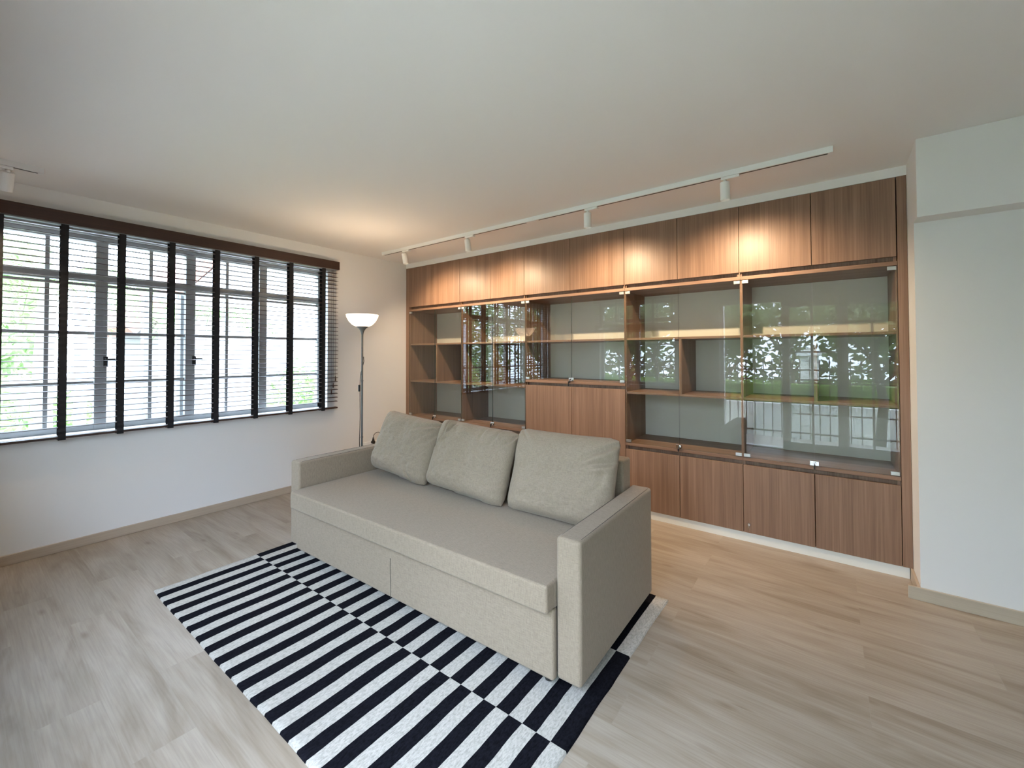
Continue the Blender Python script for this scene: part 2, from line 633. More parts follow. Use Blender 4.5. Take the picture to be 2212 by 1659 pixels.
# ---------------------------------------------------------------- windows and door
def window_left():
    w = struct_root('window_1', (-0.13, (WY0 + WY1) / 2, WZ0))
    X0, X1 = -0.165, -0.11
    f = MB()
    f.box(X0, X1, WY0, WY0 + 0.05, WZ0, WZ1)
    f.box(X0, X1, WY1 - 0.05, WY1, WZ0, WZ1)
    f.box(X0, X1, WY0, WY1, WZ0, WZ0 + 0.045)
    f.box(X0, X1, WY0, WY1, WZ1 - 0.045, WZ1)
    f.box(X0, X1, WY0, WY1, 1.905, 1.968)           # transom
    for y in (-2.745, -2.195, -1.62):
        f.box(X0 - 0.002, X1 + 0.002, y - 0.034, y + 0.034, WZ0, WZ1)
    f.build('window_frame', M_FRAME, w, bevel=0.003)
    mu = MB()
    for y in (-3.02, -2.455, -1.918, -1.335):
        mu.box(-0.146, -0.126, y - 0.011, y + 0.011, WZ0 + 0.03, WZ1 - 0.03)
    for z in (1.885, 1.522, 1.158):
        mu.box(-0.144, -0.128, WY0 + 0.03, WY1 - 0.03, z - 0.009, z + 0.009)
    mu.build('muntins', M_FRAME, w)
    MB().box(-0.139, -0.134, WY0 + 0.02, WY1 - 0.02, WZ0 + 0.02, WZ1 - 0.02).build('window_pane', M_WGLASS, w)
    MB().box(-0.195, 0.012, WY0, WY1, WZ0 - 0.002, WZ0 + 0.004).build('window_sill', M_WHITE, w)
    for y in (-2.72, -2.17):
        h = MB()
        h.box(-0.110, -0.094, y - 0.012, y + 0.012, 1.27, 1.35)
        h.cyl((-0.096, y, 1.33), (-0.075, y, 1.33), 0.007, n=10)
        h.box(-0.08, -0.066, y - 0.006, y + 0.05, 1.318, 1.334)
        h.build('window_handle', M_BLACKP, w)
    # one leaf pushed open to the outside
    a = Vector((-0.17, -2.235, 0))
    d = Vector((-cos(radians(20)), -sin(radians(20)), 0))
    s = MB()
    nrm = Vector((-d.y, d.x, 0))
    for t0, wd_ in ((0.02, 0.045), (0.46, 0.045)):
        s.obox(a + d * t0 + Vector((0, 0, 1.36)), d, nrm, (0, 0, 1), wd_, 0.03, 1.03)
    for z in (0.86, 1.87):
        s.obox(a + d * 0.24 + Vector((0, 0, z)), d, nrm, (0, 0, 1), 0.44, 0.03, 0.045)
    s.build('open_casement', M_FRAME, w, bevel=0.002)
    return w


window_left()


def window_back():
    w = struct_root('window_2', ((BX0 + BX1) / 2, YB - 0.1, BZ0))
    f = MB()
    y0, y1 = YB - 0.13, YB - 0.08
    f.box(BX0, BX0 + 0.045, y0, y1, BZ0, BZ1)
    f.box(BX1 - 0.045, BX1, y0, y1, BZ0, BZ1)
    f.box(BX0, BX1, y0, y1, BZ0, BZ0 + 0.045)
    f.box(BX0, BX1, y0, y1, BZ1 - 0.045, BZ1)
    f.box((BX0 + BX1) / 2 - 0.04, (BX0 + BX1) / 2 + 0.04, y0, y1, BZ0, BZ1)
    f.box(BX0, BX1, y0, y1, 1.905, 1.968)
    f.build('window_frame', M_FRAME, w)
    mu = MB()
    for x in (1.28, 1.97):
        mu.box(x - 0.01, x + 0.01, y0 + 0.015, y1 - 0.015, BZ0, BZ1)
    for z in (1.522, 1.158):
        mu.box(BX0, BX1, y0 + 0.016, y1 - 0.016, z - 0.009, z + 0.009)
    mu.build('muntins', M_FRAME, w)
    MB().box(BX0 + 0.02, BX1 - 0.02, YB - 0.107, YB - 0.102, BZ0 + 0.02, BZ1 - 0.02).build('window_pane', M_WGLASS, w)
    return w


window_back()


def sliding_door():
    w = struct_root('door_1', ((DX0 + DX1) / 2, YB - 0.1, 0))
    f = MB()
    y0, y1 = YB - 0.15, YB - 0.05
    f.box(DX0, DX0 + 0.05, y0, y1, 0, DZ1)
    f.box(DX1 - 0.05, DX1, y0, y1, 0, DZ1)
    f.box(DX0, DX1, y0, y1, DZ1 - 0.05, DZ1)
    f.box(DX0, DX1, y0, y1, 0, 0.02)
    f.build('door_frame', M_WHITE, w)
    for k, (a, b, yy) in enumerate(((3.76, 4.46, YB - 0.075), (4.42, 5.10, YB - 0.125))):
        s = MB()
        s.box(a, a + 0.09, yy - 0.02, yy + 0.02, 0.02, DZ1 - 0.05)
        s.box(b - 0.07, b, yy - 0.02, yy + 0.02, 0.02, DZ1 - 0.05)
        s.box(a, b, yy - 0.02, yy + 0.02, 0.02, 0.12)
        s.box(a, b, yy - 0.02, yy + 0.02, DZ1 - 0.14, DZ1 - 0.05)
        s.box((a + b) / 2 - 0.012, (a + b) / 2 + 0.012, yy - 0.01, yy + 0.01, 0.1, DZ1 - 0.1)
        for z in (0.52, 0.95, 1.38, 1.78):
            s.box(a, b, yy - 0.009, yy + 0.009, z - 0.01, z + 0.01)
        s.build('door_leaf', M_WHITE, w)
        MB().box(a + 0.05, b - 0.05, yy - 0.003, yy + 0.003, 0.1, DZ1 - 0.12).build('door_pane', M_WGLASS, w)
    return w


sliding_door()


# ---------------------------------------------------------------- venetian blinds
def slat_mesh(mb, x, half, y0, y1, z, axis='y', tilt=0.0):
    """a slightly crowned slat 3 mm thick"""
    n = 4
    top, bot = [], []
    for i in range(n + 1):
        u = -1 + 2 * i / n
        crown = 0.0022 * (1 - u * u)
        top.append((u * half, crown + 0.0016 + tilt * u * half))
        bot.append((u * half, crown - 0.0016 + tilt * u * half))
    prof = top + bot[::-1]
    if axis == 'y':
        a = [mb.bm.verts.new((x + p, y0, z + q)) for p, q in prof]
        b = [mb.bm.verts.new((x + p, y1, z + q)) for p, q in prof]
    else:
        a = [mb.bm.verts.new((y0, x + p, z + q)) for p, q in prof]
        b = [mb.bm.verts.new((y1, x + p, z + q)) for p, q in prof]
    k = len(prof)
    for i in range(k):
        mb.bm.faces.new((a[i], a[(i + 1) % k], b[(i + 1) % k], b[i]))
    for i in range(n):
        mb.bm.faces.new((a[i], a[i + 1], a[k - 2 - i], a[k - 1 - i]))
        mb.bm.faces.new((b[i], b[i + 1], b[k - 2 - i], b[k - 1 - i]))


def blind_left():
    t = thing('venetian_blind', 'dark brown wooden venetian blind with black tapes over the wide window', 'blind', (0.035, -2.1, 0.785))
    Y0, Y1 = -3.262, -0.938
    v = MB()
    v.box(0.062, 0.074, Y0, Y1, 2.270, 2.356)
    v.box(0.001, 0.062, Y1 - 0.012, Y1, 2.270, 2.356)
    v.box(0.001, 0.062, Y0, Y0 + 0.012, 2.270, 2.356)
    v.build('valance', M_BLIND, t, bevel=0.003)
    MB().box(0.004, 0.058, Y0 + 0.02, Y1 - 0.02, 2.262, 2.315).build('headrail', M_RAILM, t)
    s = MB()
    z = 2.232
    while z > 0.83:
        slat_mesh(s, 0.031, 0.025, Y0 + 0.004, Y1 - 0.004 + random.uniform(-0.003, 0.003), z, tilt=-0.03)
        z -= 0.0415
    s.build('slats', M_BLIND, t)
    MB().box(0.006, 0.056, Y0 + 0.002, Y1 - 0.004, 0.786, 0.802).build('bottom_rail', M_BLIND, t, bevel=0.003)
    for y in (-3.246, -2.958, -2.662, -2.365, -2.055, -1.745, -1.435, -1.105):
        tp = MB()
        for xx in (0.0585, 0.0030):
            # woven tape, a little wavy where the slats press against it
            N = 72
            prev = None
            for i in range(N + 1):
                zz = 2.266 - (2.266 - 0.776) * i / N
                dx = 0.0012 * sin(i * pi * 1.02)
                w = 0.019 + 0.0006 * sin(i * 2.1)
                cur = [tp.bm.verts.new((xx + dx + e, y + s_ * w, zz)) for e in (0, 0.0012) for s_ in (-1, 1)]
                if prev:
                    for q in ((0, 1), (1, 3), (3, 2), (2, 0)):
                        tp.bm.faces.new((prev[q[0]], prev[q[1]], cur[q[1]], cur[q[0]]))
                prev = cur
        tp.box(0.004, 0.0595, y - 0.019, y + 0.019, 0.7805, 0.7855)
        tp.build('ladder_tape', M_TAPE, t)
    for y, zb in ((-1.02, 0.99), (-1.0, 1.06), (-0.975, 1.13)):
        MB().cyl((0.062, y, 2.27), (0.062, y, zb), 0.0011, n=6).build('pull_cord', M_CORD, t)
        MB().cyl((0.062, y, zb), (0.062, y, zb - 0.05), 0.004, 0.0065, n=10).build('tassel', M_BLIND, t)
    return t


blind_left()


def blind_back():
    t = thing('venetian_blind', 'dark wooden venetian blind half raised, seen only mirrored in the cabinet glass', 'blind', (1.62, YB + 0.035, 1.74))
    v = MB()
    v.box(BX0 - 0.08, BX1 + 0.08, YB + 0.062, YB + 0.074, 2.27, 2.356)
    v.box(BX0 - 0.08, BX0 - 0.068, YB + 0.001, YB + 0.062, 2.27, 2.356)
    v.box(BX1 + 0.068, BX1 + 0.08, YB + 0.001, YB + 0.062, 2.27, 2.356)
    v.build('valance', M_BLIND, t)
    s = MB()
    z = 2.24
    while z > 1.9:
        slat_mesh(s, YB + 0.031, 0.025, BX0 - 0.07, BX1 + 0.07, z, axis='x')
        z -= 0.0415
    while z > 1.76:
        slat_mesh(s, YB + 0.031, 0.025, BX0 - 0.07, BX1 + 0.07, z, axis='x')
        z -= 0.006
    s.build('slats', M_BLIND, t)
    MB().box(BX0 - 0.07, BX1 + 0.07, YB + 0.006, YB + 0.056, 1.735, 1.752).build('bottom_rail', M_BLIND, t)
    for x in (1.0, 1.3, 1.62, 1.95, 2.26):
        MB().box(x - 0.019, x + 0.019, YB + 0.058, YB + 0.0595, 1.735, 2.27).build('ladder_tape', M_TAPE, t)
    return t


blind_back()

# ---------------------------------------------------------------- wall of cabinets
YBK = 0.455                    # face of the pale back boards
BAYS = [0.062, 0.965, 1.856, 2.905, 3.800, 4.660]
TOPS = [0.062, 0.941, 1.841, 2.900, 3.788, 4.658]
TOPM = [0.500, 1.395, 2.370, 3.346, 4.227]
BOTM = [0.530, 1.425, 2.381, 3.352, 4.228]
G = 0.0021                     # half gap between door leaves
ordn = ['nearest the lamp, far left', 'second from the left', 'middle one', 'second from the right', 'far right beside the white pier']

# side fillers
for (a, b, lab) in ((0.001, 0.0605, 'tall narrow wood filler panel at the left end against the window wall'),
                    (4.6615, 4.7065, 'tall narrow wood filler panel at the right end against the white pier')):
    tag(MB().box(a, b, 0.0, 0.49, 0.067, 2.441).build('filler_panel', M_WOODZ, bevel=0.0008), lab, 'panel')


def door_leaf(parent, x0, x1, z0, z1):
    return MB().box(x0 + G, x1 - G, 0.0, 0.018, z0, z1).build('door', M_WOODZ, parent, bevel=0.0008)


# overhead units
lab_top = ['overhead wooden wall cabinet at the far left end, nearest the window wall',
           'overhead wooden wall cabinet, second from left, under the second spotlight',
           'overhead wooden wall cabinet in the middle of the top row, lit by the third spotlight',
           'overhead wooden wall cabinet, second from right, its right door lit by the last spotlight',
           'overhead wooden wall cabinet, rightmost and unlit, beside the white pier']
for i in range(5):
    x0, x1 = TOPS[i], TOPS[i + 1]
    t = thing('overhead_cabinet', lab_top[i], 'cabinet', ((x0 + x1) / 2, 0.24, 1.9235), 'overhead cabinets in the top row')
    c = MB()
    c.box(x0 + 0.0005, x0 + 0.016, 0.019, 0.49, 1.9235, 2.4405)
    c.box(x1 - 0.016, x1 - 0.0005, 0.019, 0.49, 1.9235, 2.4405)
    c.box(x0 + 0.016, x1 - 0.016, 0.040, 0.49, 1.9235, 1.9555)
    c.box(x0 + 0.016, x1 - 0.016, 0.022, 0.49, 2.424, 2.4405)
    c.box(x0 + 0.016, x1 - 0.016, 0.475, 0.49, 1.9555, 2.424)
    c.build('carcass', M_WOODZ, t)
    MB().box(x0 + 0.001, x0 + 0.005, 0.004, 0.0185, 1.9235, 1.9515).build('gap_stop', M_WOODZ, t)
    door_leaf(t, x0, TOPM[i], 1.9525, 2.4395)
    door_leaf(t, TOPM[i], x1, 1.9525, 2.4395)

# glazed display units
lab_gl = ['glass-fronted shelf unit at the far left, beside the window wall',
          'glass-fronted shelf unit mirroring the blinds, second from the left',
          'short glass-fronted cabinet over the tall plain doors, keys in its lock',
          'large glass-fronted shelf unit second from the right, behind the right sofa arm',
          'large glass-fronted shelf unit at the right end, mirroring the garden']


def hinge(parent, x, z, side):
    h = MB()
    h.box(x, x + 0.042 * side, -0.0045, 0.0115, z - 0.011, z + 0.011) if side > 0 else h.box(x - 0.042, x, -0.0045, 0.0115, z - 0.011, z + 0.011)
    h.build('hinge', M_STEEL, parent, bevel=0.0012)


def glass_door(t, x0, x1, z0, z1, hinge_side, lock=False, keys=False):
    g = MB().box(x0 + G, x1 - G, 0.0015, 0.0065, z0 + 0.002, z1 - 0.002).build('glass_door', [M_GLASS, M_GEDGE], t)
    for p_ in g.data.polygons:            # ground edges of the sheet look dark green
        if abs(p_.normal.y) < 0.5:
            p_.material_index = 1
    hx = x0 + 0.004 if hinge_side < 0 else x1 - 0.004
    for z in (z1 - 0.016, z0 + 0.016):
        hinge(g, hx, z, 1 if hinge_side < 0 else -1)
    if lock:
        l = MB()
        l.box(x1 - 0.026, x1 + 0.024, -0.006, 0.001, z0 + 0.003, z0 + 0.033)
        l.cyl((x1, -0.006, z0 + 0.018), (x1, -0.020, z0 + 0.018), 0.010, 0.009, n=20)
        l.build('lock', M_CHROME, g, bevel=0.001)
        k = MB()
        k.box(x1 - 0.0012, x1 + 0.0012, -0.034, -0.020, z0 + 0.012, z0 + 0.022)
        if keys:
            k.cyl((x1 - 0.010, -0.033, z0 + 0.002), (x1 - 0.007, -0.033, z0 - 0.012), 0.011, n=16)
            k.box(x1 - 0.016, x1 - 0.008, -0.034, -0.031, z0 - 0.045, z0 - 0.010)
        else:
            k.cyl((x1 - 0.0015, -0.030, z0 + 0.006), (x1 + 0.0015, -0.030, z0 + 0.006), 0.010, n=16)
        k.box(x1 - 0.004, x1 + 0.004, -0.038, -0.029, z0 - 0.014, z0 + 0.008)
        k.build('key', M_BLACKP, g)
    return g


for i in range(5):
    x0, x1 = BAYS[i], BAYS[i + 1]
    zb = 1.107 if i == 2 else 0.607
    zr0 = zb - 0.025
    t = thing('glass_cabinet', lab_gl[i], 'cabinet', ((x0 + x1) / 2, 0.24, zr0), 'glass-fronted cabinets in the middle row')
    tk = 0.0095
    MB().box(x0 + 0.0004, x0 + tk, 0.0075, 0.49, zb, 1.897).build('side_panel', M_WOODZ, t)
    MB().box(x1 - tk, x1 - 0.0004, 0.0075, 0.49, zb, 1.897).build('side_panel', M_WOODZ, t)
    MB().box(x0 + 0.0004, x1 - 0.0004, 0.0, 0.49, 1.8975, 1.9225).build('top_board', M_WOODX, t, bevel=0.0008)
    MB().box(x0 + 0.0004, x1 - 0.0004, 0.0, 0.49, zr0, zb - 0.0005).build('bottom_board', M_WOODX, t, bevel=0.0008)
    MB().box(x0 + tk, x1 - tk, YBK, YBK + 0.012, zb, 1.897).build('back_panel', M_BACK, t)
    ZM, ZL = 1.475, 1.020
    MB().box(x0 + tk, x1 - tk, 0.014, YBK, ZM, ZM + 0.018).build('shelf', M_WOODX, t, bevel=0.0006)
    if i != 2:
        MB().box(x0 + tk, x1 - tk, 0.014, YBK, ZL, ZL + 0.018).build('shelf', M_WOODX, t, bevel=0.0006)
        xd = [0.545, 1.43, 0, 3.360, 4.240][i]
        MB().box(xd - 0.009, xd + 0.009, 0.016, YBK, ZL + 0.018, ZM).build('divider', M_WOODZ, t, bevel=0.0006)
    xm = BOTM[i]
    glass_door(t, x0 + 0.002, xm, zb, 1.897, -1, lock=True, keys=(i == 2))
    glass_door(t, xm, x1 - 0.002, zb, 1.897, 1)

# base units
lab_lo = ['low two-door wooden cabinet at the far left behind the sofa cushions',
          'low two-door wooden cabinet behind the middle of the sofa',
          'tall two-door wooden cabinet behind the sofa, under the short glass cabinet',
          'low two-door wooden cabinet just right of the sofa arm',
          'low two-door wooden cabinet at the right end beside the white pier']
for i in range(5):
    x0, x1 = BAYS[i], BAYS[i + 1]
    zt = 1.054 if i == 2 else 0.552
    zc = (1.107 if i == 2 else 0.607) - 0.0256
    t = thing('base_cabinet', lab_lo[i], 'cabinet', ((x0 + x1) / 2, 0.24, 0.067), 'base cabinets in the bottom row')
    c = MB()
    c.box(x0 + 0.0005, x0 + 0.016, 0.019, 0.49, 0.067, zc)
    c.box(x1 - 0.016, x1 - 0.0005, 0.019, 0.49, 0.067, zc)
    c.box(x0 + 0.016, x1 - 0.016, 0.022, 0.49, 0.067, 0.085)
    c.box(x0 + 0.016, x1 - 0.016, 0.040, 0.49, zc - 0.034, zc)
    c.box(x0 + 0.016, x1 - 0.016, 0.475, 0.49, 0.085, zc - 0.034)
    c.build('carcass', M_WOODZ, t)
    door_leaf(t, x0, BOTM[i], 0.067, zt)
    door_leaf(t, BOTM[i], x1, 0.067, zt)
# little clear hook stuck low on the doors
k = MB()
k.cyl((3.835, -0.0002, 0.128), (3.835, -0.010, 0.128), 0.009, 0.007, n=14)
k.cyl((3.835, -0.008, 0.126), (3.835, -0.010, 0.105), 0.002, n=8)
tag(k.build('door_bumper', M_STEEL), 'tiny metal bumper low on the wooden doors near the white plinth', 'bumper')


# ---------------------------------------------------------------- track lights
def track(x0, x1, y, lab, horiz=True):
    t = thing('light_track', lab, 'light track', ((x0 + x1) / 2, y, H - 0.034) if horiz else (y, (x0 + x1) / 2, H - 0.034))
    hw = 0.0175

    def bx(mb, a, b, c0, c1, z0, z1):
        if horiz:
            mb.box(a, b, y + c0, y + c1, z0, z1)
        else:
            mb.box(y + c0, y + c1, a, b, z0, z1)
    r = MB()
    bx(r, x0, x1, -hw, -0.008, H - 0.034, H - 0.0005)
    bx(r, x0, x1, 0.008, hw, H - 0.034, H - 0.0005)
    bx(r, x0, x1, -0.008, 0.008, H - 0.012, H - 0.0005)
    r.build('rail', M_WHITE, t)
    s = MB()
    bx(s, x0 + 0.02, x1 - 0.02, -0.0079, 0.0079, H - 0.0337, H - 0.0125)
    s.build('slot', M_SLOT, t)
    for a, b in ((x0 - 0.004, x0 + 0.018), (x1 - 0.018, x1 + 0.004)):
        e = MB()
        bx(e, a, b, -hw - 0.001, hw + 0.001, H - 0.0355, H - 0.0005)
        e.build('end_cap', M_WHITE, t)
    if horiz:
        e = MB()
        bx(e, 2.27, 2.39, -0.006, 0.006, H - 0.0350, H - 0.0305)
        e.build('joint_plate', M_WHITE, t)
    return t


track(0.30, 4.345, -0.552, 'long white ceiling track running in front of the wooden cabinets')
track(-3.52, -3.10, 0.45, 'short white ceiling track near the left window, cut by the picture edge', horiz=False)


def spotlight(x, y, aim, label, along='x', energy=20, blend=1.0, size=138, beam=0.52, group='white cylinder spotlights on the ceiling tracks'):
    """cylinder head on a track adapter; aim = direction of the beam"""
    t = thing('track_spotlight', label, 'spotlight', (x, y, H - 0.036), group)
    a = MB()
    if along == 'x':
        a.box(x - 0.02, x + 0.085, y - 0.0165, y + 0.0165, H - 0.052, H - 0.0352)
        a.box(x + 0.06, x + 0.075, y - 0.02, y - 0.0165, H - 0.050, H - 0.040)
    else:
        a.box(x - 0.0165, x + 0.0165, y - 0.085, y + 0.02, H - 0.052, H - 0.0352)
    a.build('track_adapter', M_WHITE, t, bevel=0.002)
    st = MB().cyl((x, y, H - 0.052), (x, y, H - 0.078), 0.011, n=18)
    st.build('stem', M_WHITE, t)
    d = Vector(aim).normalized()
    top = Vector((x, y, H - 0.072)) - d * 0.012
    head = top + d * 0.005
    L_ = 0.112
    u = d.orthogonal().normalized()
    v = d.cross(u)
    b = MB()
    rings = []
    for r, q in ((0.0005, 0), (0.026, 0), (0.0285, 0.003), (0.0285, L_), (0.0265, L_), (0.0265, L_ - 0.062), (0.0005, L_ - 0.062)):
        rings.append(b.ring(head + d * q, u, v, r, 28))
    for p, q in zip(rings, rings[1:]):
        b.bridge(p, q)
    o = b.build('head', M_WHITE, t, recalc=True)
    for p in o.data.polygons:
        p.use_smooth = False
    e = MB()
    e.cyl(head + d * (L_ - 0.0615), head + d * (L_ - 0.058), 0.022, n=20)
    e.build('lens', M_LENS, t)
    ld = bpy.data.lights.new('spot_beam', 'SPOT')
    ld.energy = energy
    ld.color = (1.0, 0.735, 0.47)
    ld.spot_size = radians(size)
    ld.spot_blend = blend
    ld.shadow_soft_size = 0.011
    lo = bpy.data.objects.new('spot_beam', ld)
    COL.objects.link(lo)
    lo.parent = t
    lo.location = head + d * (L_ + 0.018) + Vector((0, -0.024, 0)) - t.location
    bd = Vector((d.x, d.y + beam, d.z)).normalized()   # wall-washer optic throws the beam toward the cabinets
    lo.rotation_euler = bd.to_track_quat('-Z', 'Y').to_euler()
    return t


AIMY = 0.06
spotlight(0.665, -0.552, (-0.02 + 0.20, AIMY, -1), 'white ceiling spotlight at the far left end of the long track')
spotlight(1.585, -0.552, (0.10, AIMY, -1), 'white ceiling spotlight second from the left on the long track')
spotlight(2.840, -0.552, (-0.02, AIMY, -1), 'white ceiling spotlight third from the left on the long track')
spotlight(3.800, -0.552, (0.02, AIMY, -1), 'white ceiling spotlight at the right part of the long track')
spotlight(0.45, -3.235, (-0.55, -0.05, -1), 'white tilted spotlight on the short track at the left picture edge', along='y', energy=9, size=80, beam=0.0)


# ---------------------------------------------------------------- floor lamp
def floor_lamp():
    x, y = 0.955, -1.24
    t = thing('floor_lamp', 'tall grey uplighter floor lamp with glowing white glass bowl by the window wall', 'lamp', (x, y, 0))
    MB().lathe((x, y, 0), [(0.0005, 0.001), (0.14, 0.001), (0.142, 0.006), (0.138, 0.014), (0.03, 0.022), (0.012, 0.03), (0.0005, 0.03)]).build('base', M_CONE, t, smooth=True)
    MB().cyl((x, y, 0.025), (x, y, 1.555), 0.0085, n=16).build('pole', M_POLE, t)
    for z in (0.62, 1.12):
        MB().cyl((x, y, z), (x, y, z + 0.012), 0.0105, n=16).build('pole_joint', M_POLE, t)
    MB().lathe((x, y, 0), [(0.009, 1.535), (0.011, 1.55), (0.018, 1.572), (0.032, 1.592), (0.053, 1.607), (0.053, 1.610), (0.0005, 1.610)]).build('cone', M_CONE, t, smooth=True)
    sh = bpy.data.materials.new('opal_glass_bowl')
    sh.use_nodes = True
    nt = sh.node_tree
    nt.nodes.clear()
    out = nd(nt, 'ShaderNodeOutputMaterial')
    df = nd(nt, 'ShaderNodeBsdfDiffuse')
    df.inputs[0].default_value = (0.9, 0.86, 0.8, 1)
    tl = nd(nt, 'ShaderNodeBsdfTranslucent')
    tl.inputs[0].default_value = (1.0, 0.93, 0.84, 1)
    mx = nd(nt, 'ShaderNodeMixShader')
    mx.inputs[0].default_value = 0.5
    nt.links.new(df.outputs[0], mx.inputs[1])
    nt.links.new(tl.outputs[0], mx.inputs[2])
    em = nd(nt, 'ShaderNodeEmission')
    em.inputs[0].default_value = (1.0, 0.82, 0.66, 1)
    em.inputs[1].default_value = 0.25
    ad = nd(nt, 'ShaderNodeAddShader')
    nt.links.new(mx.outputs[0], ad.inputs[0])
    nt.links.new(em.outputs[0], ad.inputs[1])
    nt.links.new(ad.outputs[0], out.inputs[0])
    prof = [(0.052, 1.608), (0.085, 1.625), (0.113, 1.655), (0.132, 1.692), (0.1375, 1.714), (0.1350, 1.714),
            (0.129, 1.692), (0.110, 1.658), (0.083, 1.629), (0.05, 1.613), (0.0005, 1.612)]
    MB().lathe((x, y, 0), prof, n=64).build('lamp_shade', sh, t, smooth=True)
    MB().lathe((x, y, 0), [(0.0005, 1.70), (0.015, 1.695), (0.022, 1.675), (0.018, 1.65), (0.012, 1.63), (0.0005, 1.615)], n=20).build('bulb', M_BULB, t, smooth=True)
    ld = bpy.data.lights.new('lamp_light', 'POINT')
    ld.energy = 5.0
    ld.color = (1.0, 0.74, 0.48)
    ld.shadow_soft_size = 0.03
    lo = bpy.data.objects.new('lamp_light', ld)
    COL.objects.link(lo)
    lo.parent = t
    lo.location = (0, 0, 1.688)
    # cord running down the pole, inline switch
    r_ = rt * -1.0
    pts = []
    for z, off in ((1.34, 0.012), (1.30, 0.016), (1.2, 0.010), (1.15, 0.016), (1.1, 0.018), (0.95, 0.018), (0.8, 0.016), (0.66, 0.02), (0.6, 0.022), (0.5, 0.02), (0.3, 0.02), (0.1, 0.02), (0.03, 0.03), (0.006, 0.17)):
        sgn = -1 if z > 1.25 else 1
        pts.append(Vector((x, y, z)) + r_ * off * sgn)
    MB().tube(pts, 0.003, 6).build('cord', M_CORD, t)
    c = Vector((x, y, 1.06)) + r_ * 0.024
    MB().box(c.x - 0.009, c.x + 0.009, c.y - 0.008, c.y + 0.008, c.z - 0.03, c.z + 0.03).build('inline_switch', M_BLACKP, t, bevel=0.004, seg=3)


floor_lamp()

# wall socket and plug behind the sofa
s = thing('wall_socket', 'white wall socket plate low on the window wall behind the sofa cushion', 'socket', (0, -0.45, 0.30))
MB().box(0.0, 0.012, -0.60, -0.36, 0.275, 0.352).build('plate', M_WHITE, s, bevel=0.003)
p = MB()
p.cyl((0.0125, -0.49, 0.345), (0.045, -0.49, 0.345), 0.018, 0.02, n=18)
p.cyl((0.032, -0.49, 0.355), (0.032, -0.49, 0.40), 0.016, 0.007, n=14)
p.tube([(0.032, -0.49, 0.395), (0.033, -0.485, 0.425), (0.036, -0.465, 0.447), (0.04, -0.43, 0.452), (0.044, -0.39, 0.43), (0.046, -0.36, 0.37), (0.046, -0.345, 0.25), (0.045, -0.345, 0.1), (0.045, -0.36, 0.006)], 0.0032, 8)
tag(p.build('power_plug', M_BLACKP), 'black power plug with looping cable in the wall socket', 'plug')


# ---------------------------------------------------------------- rug
def rug():
    X0, X1 = 1.1735, 3.583
    YS = [-2.712, -2.176, -1.617, -1.075]
    NS = 39
    bm = bmesh.new()
    sw = (X1 - X0) / NS

    def wob(x, y, s=0):
        return 0.0045 * noise.noise(Vector((x * 2.3, y * 4.0, 3.1 + s))) + 0.002 * noise.noise(Vector((x * 9, y * 16, 7.7 + s)))

    def zt(x, y):
        return 0.0082 + 0.0012 * noise.noise(Vector((x * 5, y * 5, 1.7)))
    ny = 20
    nx = 3
    for row in range(3):
        ya, yb = YS[row], YS[row + 1]
        grid = []
        for i in range(NS * nx + 1):
            colv = []
            for j in range(ny + 1):
                y = ya + (yb - ya) * j / ny
                x = X0 + sw * i / nx
                xx = x + wob(round(x / sw) * sw, y)
                yy = y + (0.002 * noise.noise(Vector((x * 9, y * 2, 0.3))) if 0 < j < ny or row in (0, 2) else 0)
                if i in (0, NS * nx):
                    xx += 0.006 * noise.noise(Vector((5 + i, y * 3.3, 0)))
                if row == 0 and j == 0:
                    yy += 0.004 * noise.noise(Vector((x * 4, 2.2, 0)))
                colv.append(bm.verts.new((xx, yy, zt(x, y))))
            grid.append(colv)
        for i in range(NS * nx):
            st = i // nx
            black = (st % 2 == 1) if row != 1 else (st % 2 == 0)
            for j in range(ny):
                f = bm.faces.new((grid[i][j], grid[i + 1][j], grid[i + 1][j + 1], grid[i][j + 1]))
                f.material_index = 0 if black else 1
                f.smooth = True
        rowg = grid
        if row == 0:
            g0 = grid
        # skirts down to the floor on the outer edges
        def skirt(vs, out, mats):
            low = [bm.verts.new((v.co.x + out[0] * 0.004, v.co.y + out[1] * 0.004, 0.0004)) for v in vs]
            for k in range(len(vs) - 1):
                f = bm.faces.new((vs[k], low[k], low[k + 1], vs[k + 1]))
                f.material_index = mats(k)
        if row == 0:
            skirt([grid[i][0] for i in range(NS * nx + 1)], (0, -1), lambda k: 0 if (k // nx) % 2 == 1 else 1)
        if row == 2:
            skirt([grid[i][ny] for i in range(NS * nx + 1)], (0, 1), lambda k: 0 if (k // nx) % 2 == 1 else 1)
        bl = 0 if row == 1 else 1
        skirt([grid[0][j] for j in range(ny + 1)], (-1, 0), lambda k, b=bl: b)
        skirt([grid[-1][j] for j in range(ny + 1)], (1, 0), lambda k, b=bl: b)
    bmesh.ops.remove_doubles(bm, verts=bm.verts[:], dist=0.0003)
    mb = MB()
    mb.bm.free()
    mb.bm = bm
    o = mb.build('rug', [M_RUGB, M_RUGW], origin=((X0 + X1) / 2, -1.9, 0))
    tag(o, 'flat-woven black and white striped wool rug under the beige sofa', 'rug')
    # stitched hem along the near long edge
    return o


rug()


# ---------------------------------------------------------------- sofa
SX, SY, SA = 3.536, -1.978, 0.0134
ca, sa = cos(SA), sin(SA)


def rot_sofa(o):
    pass


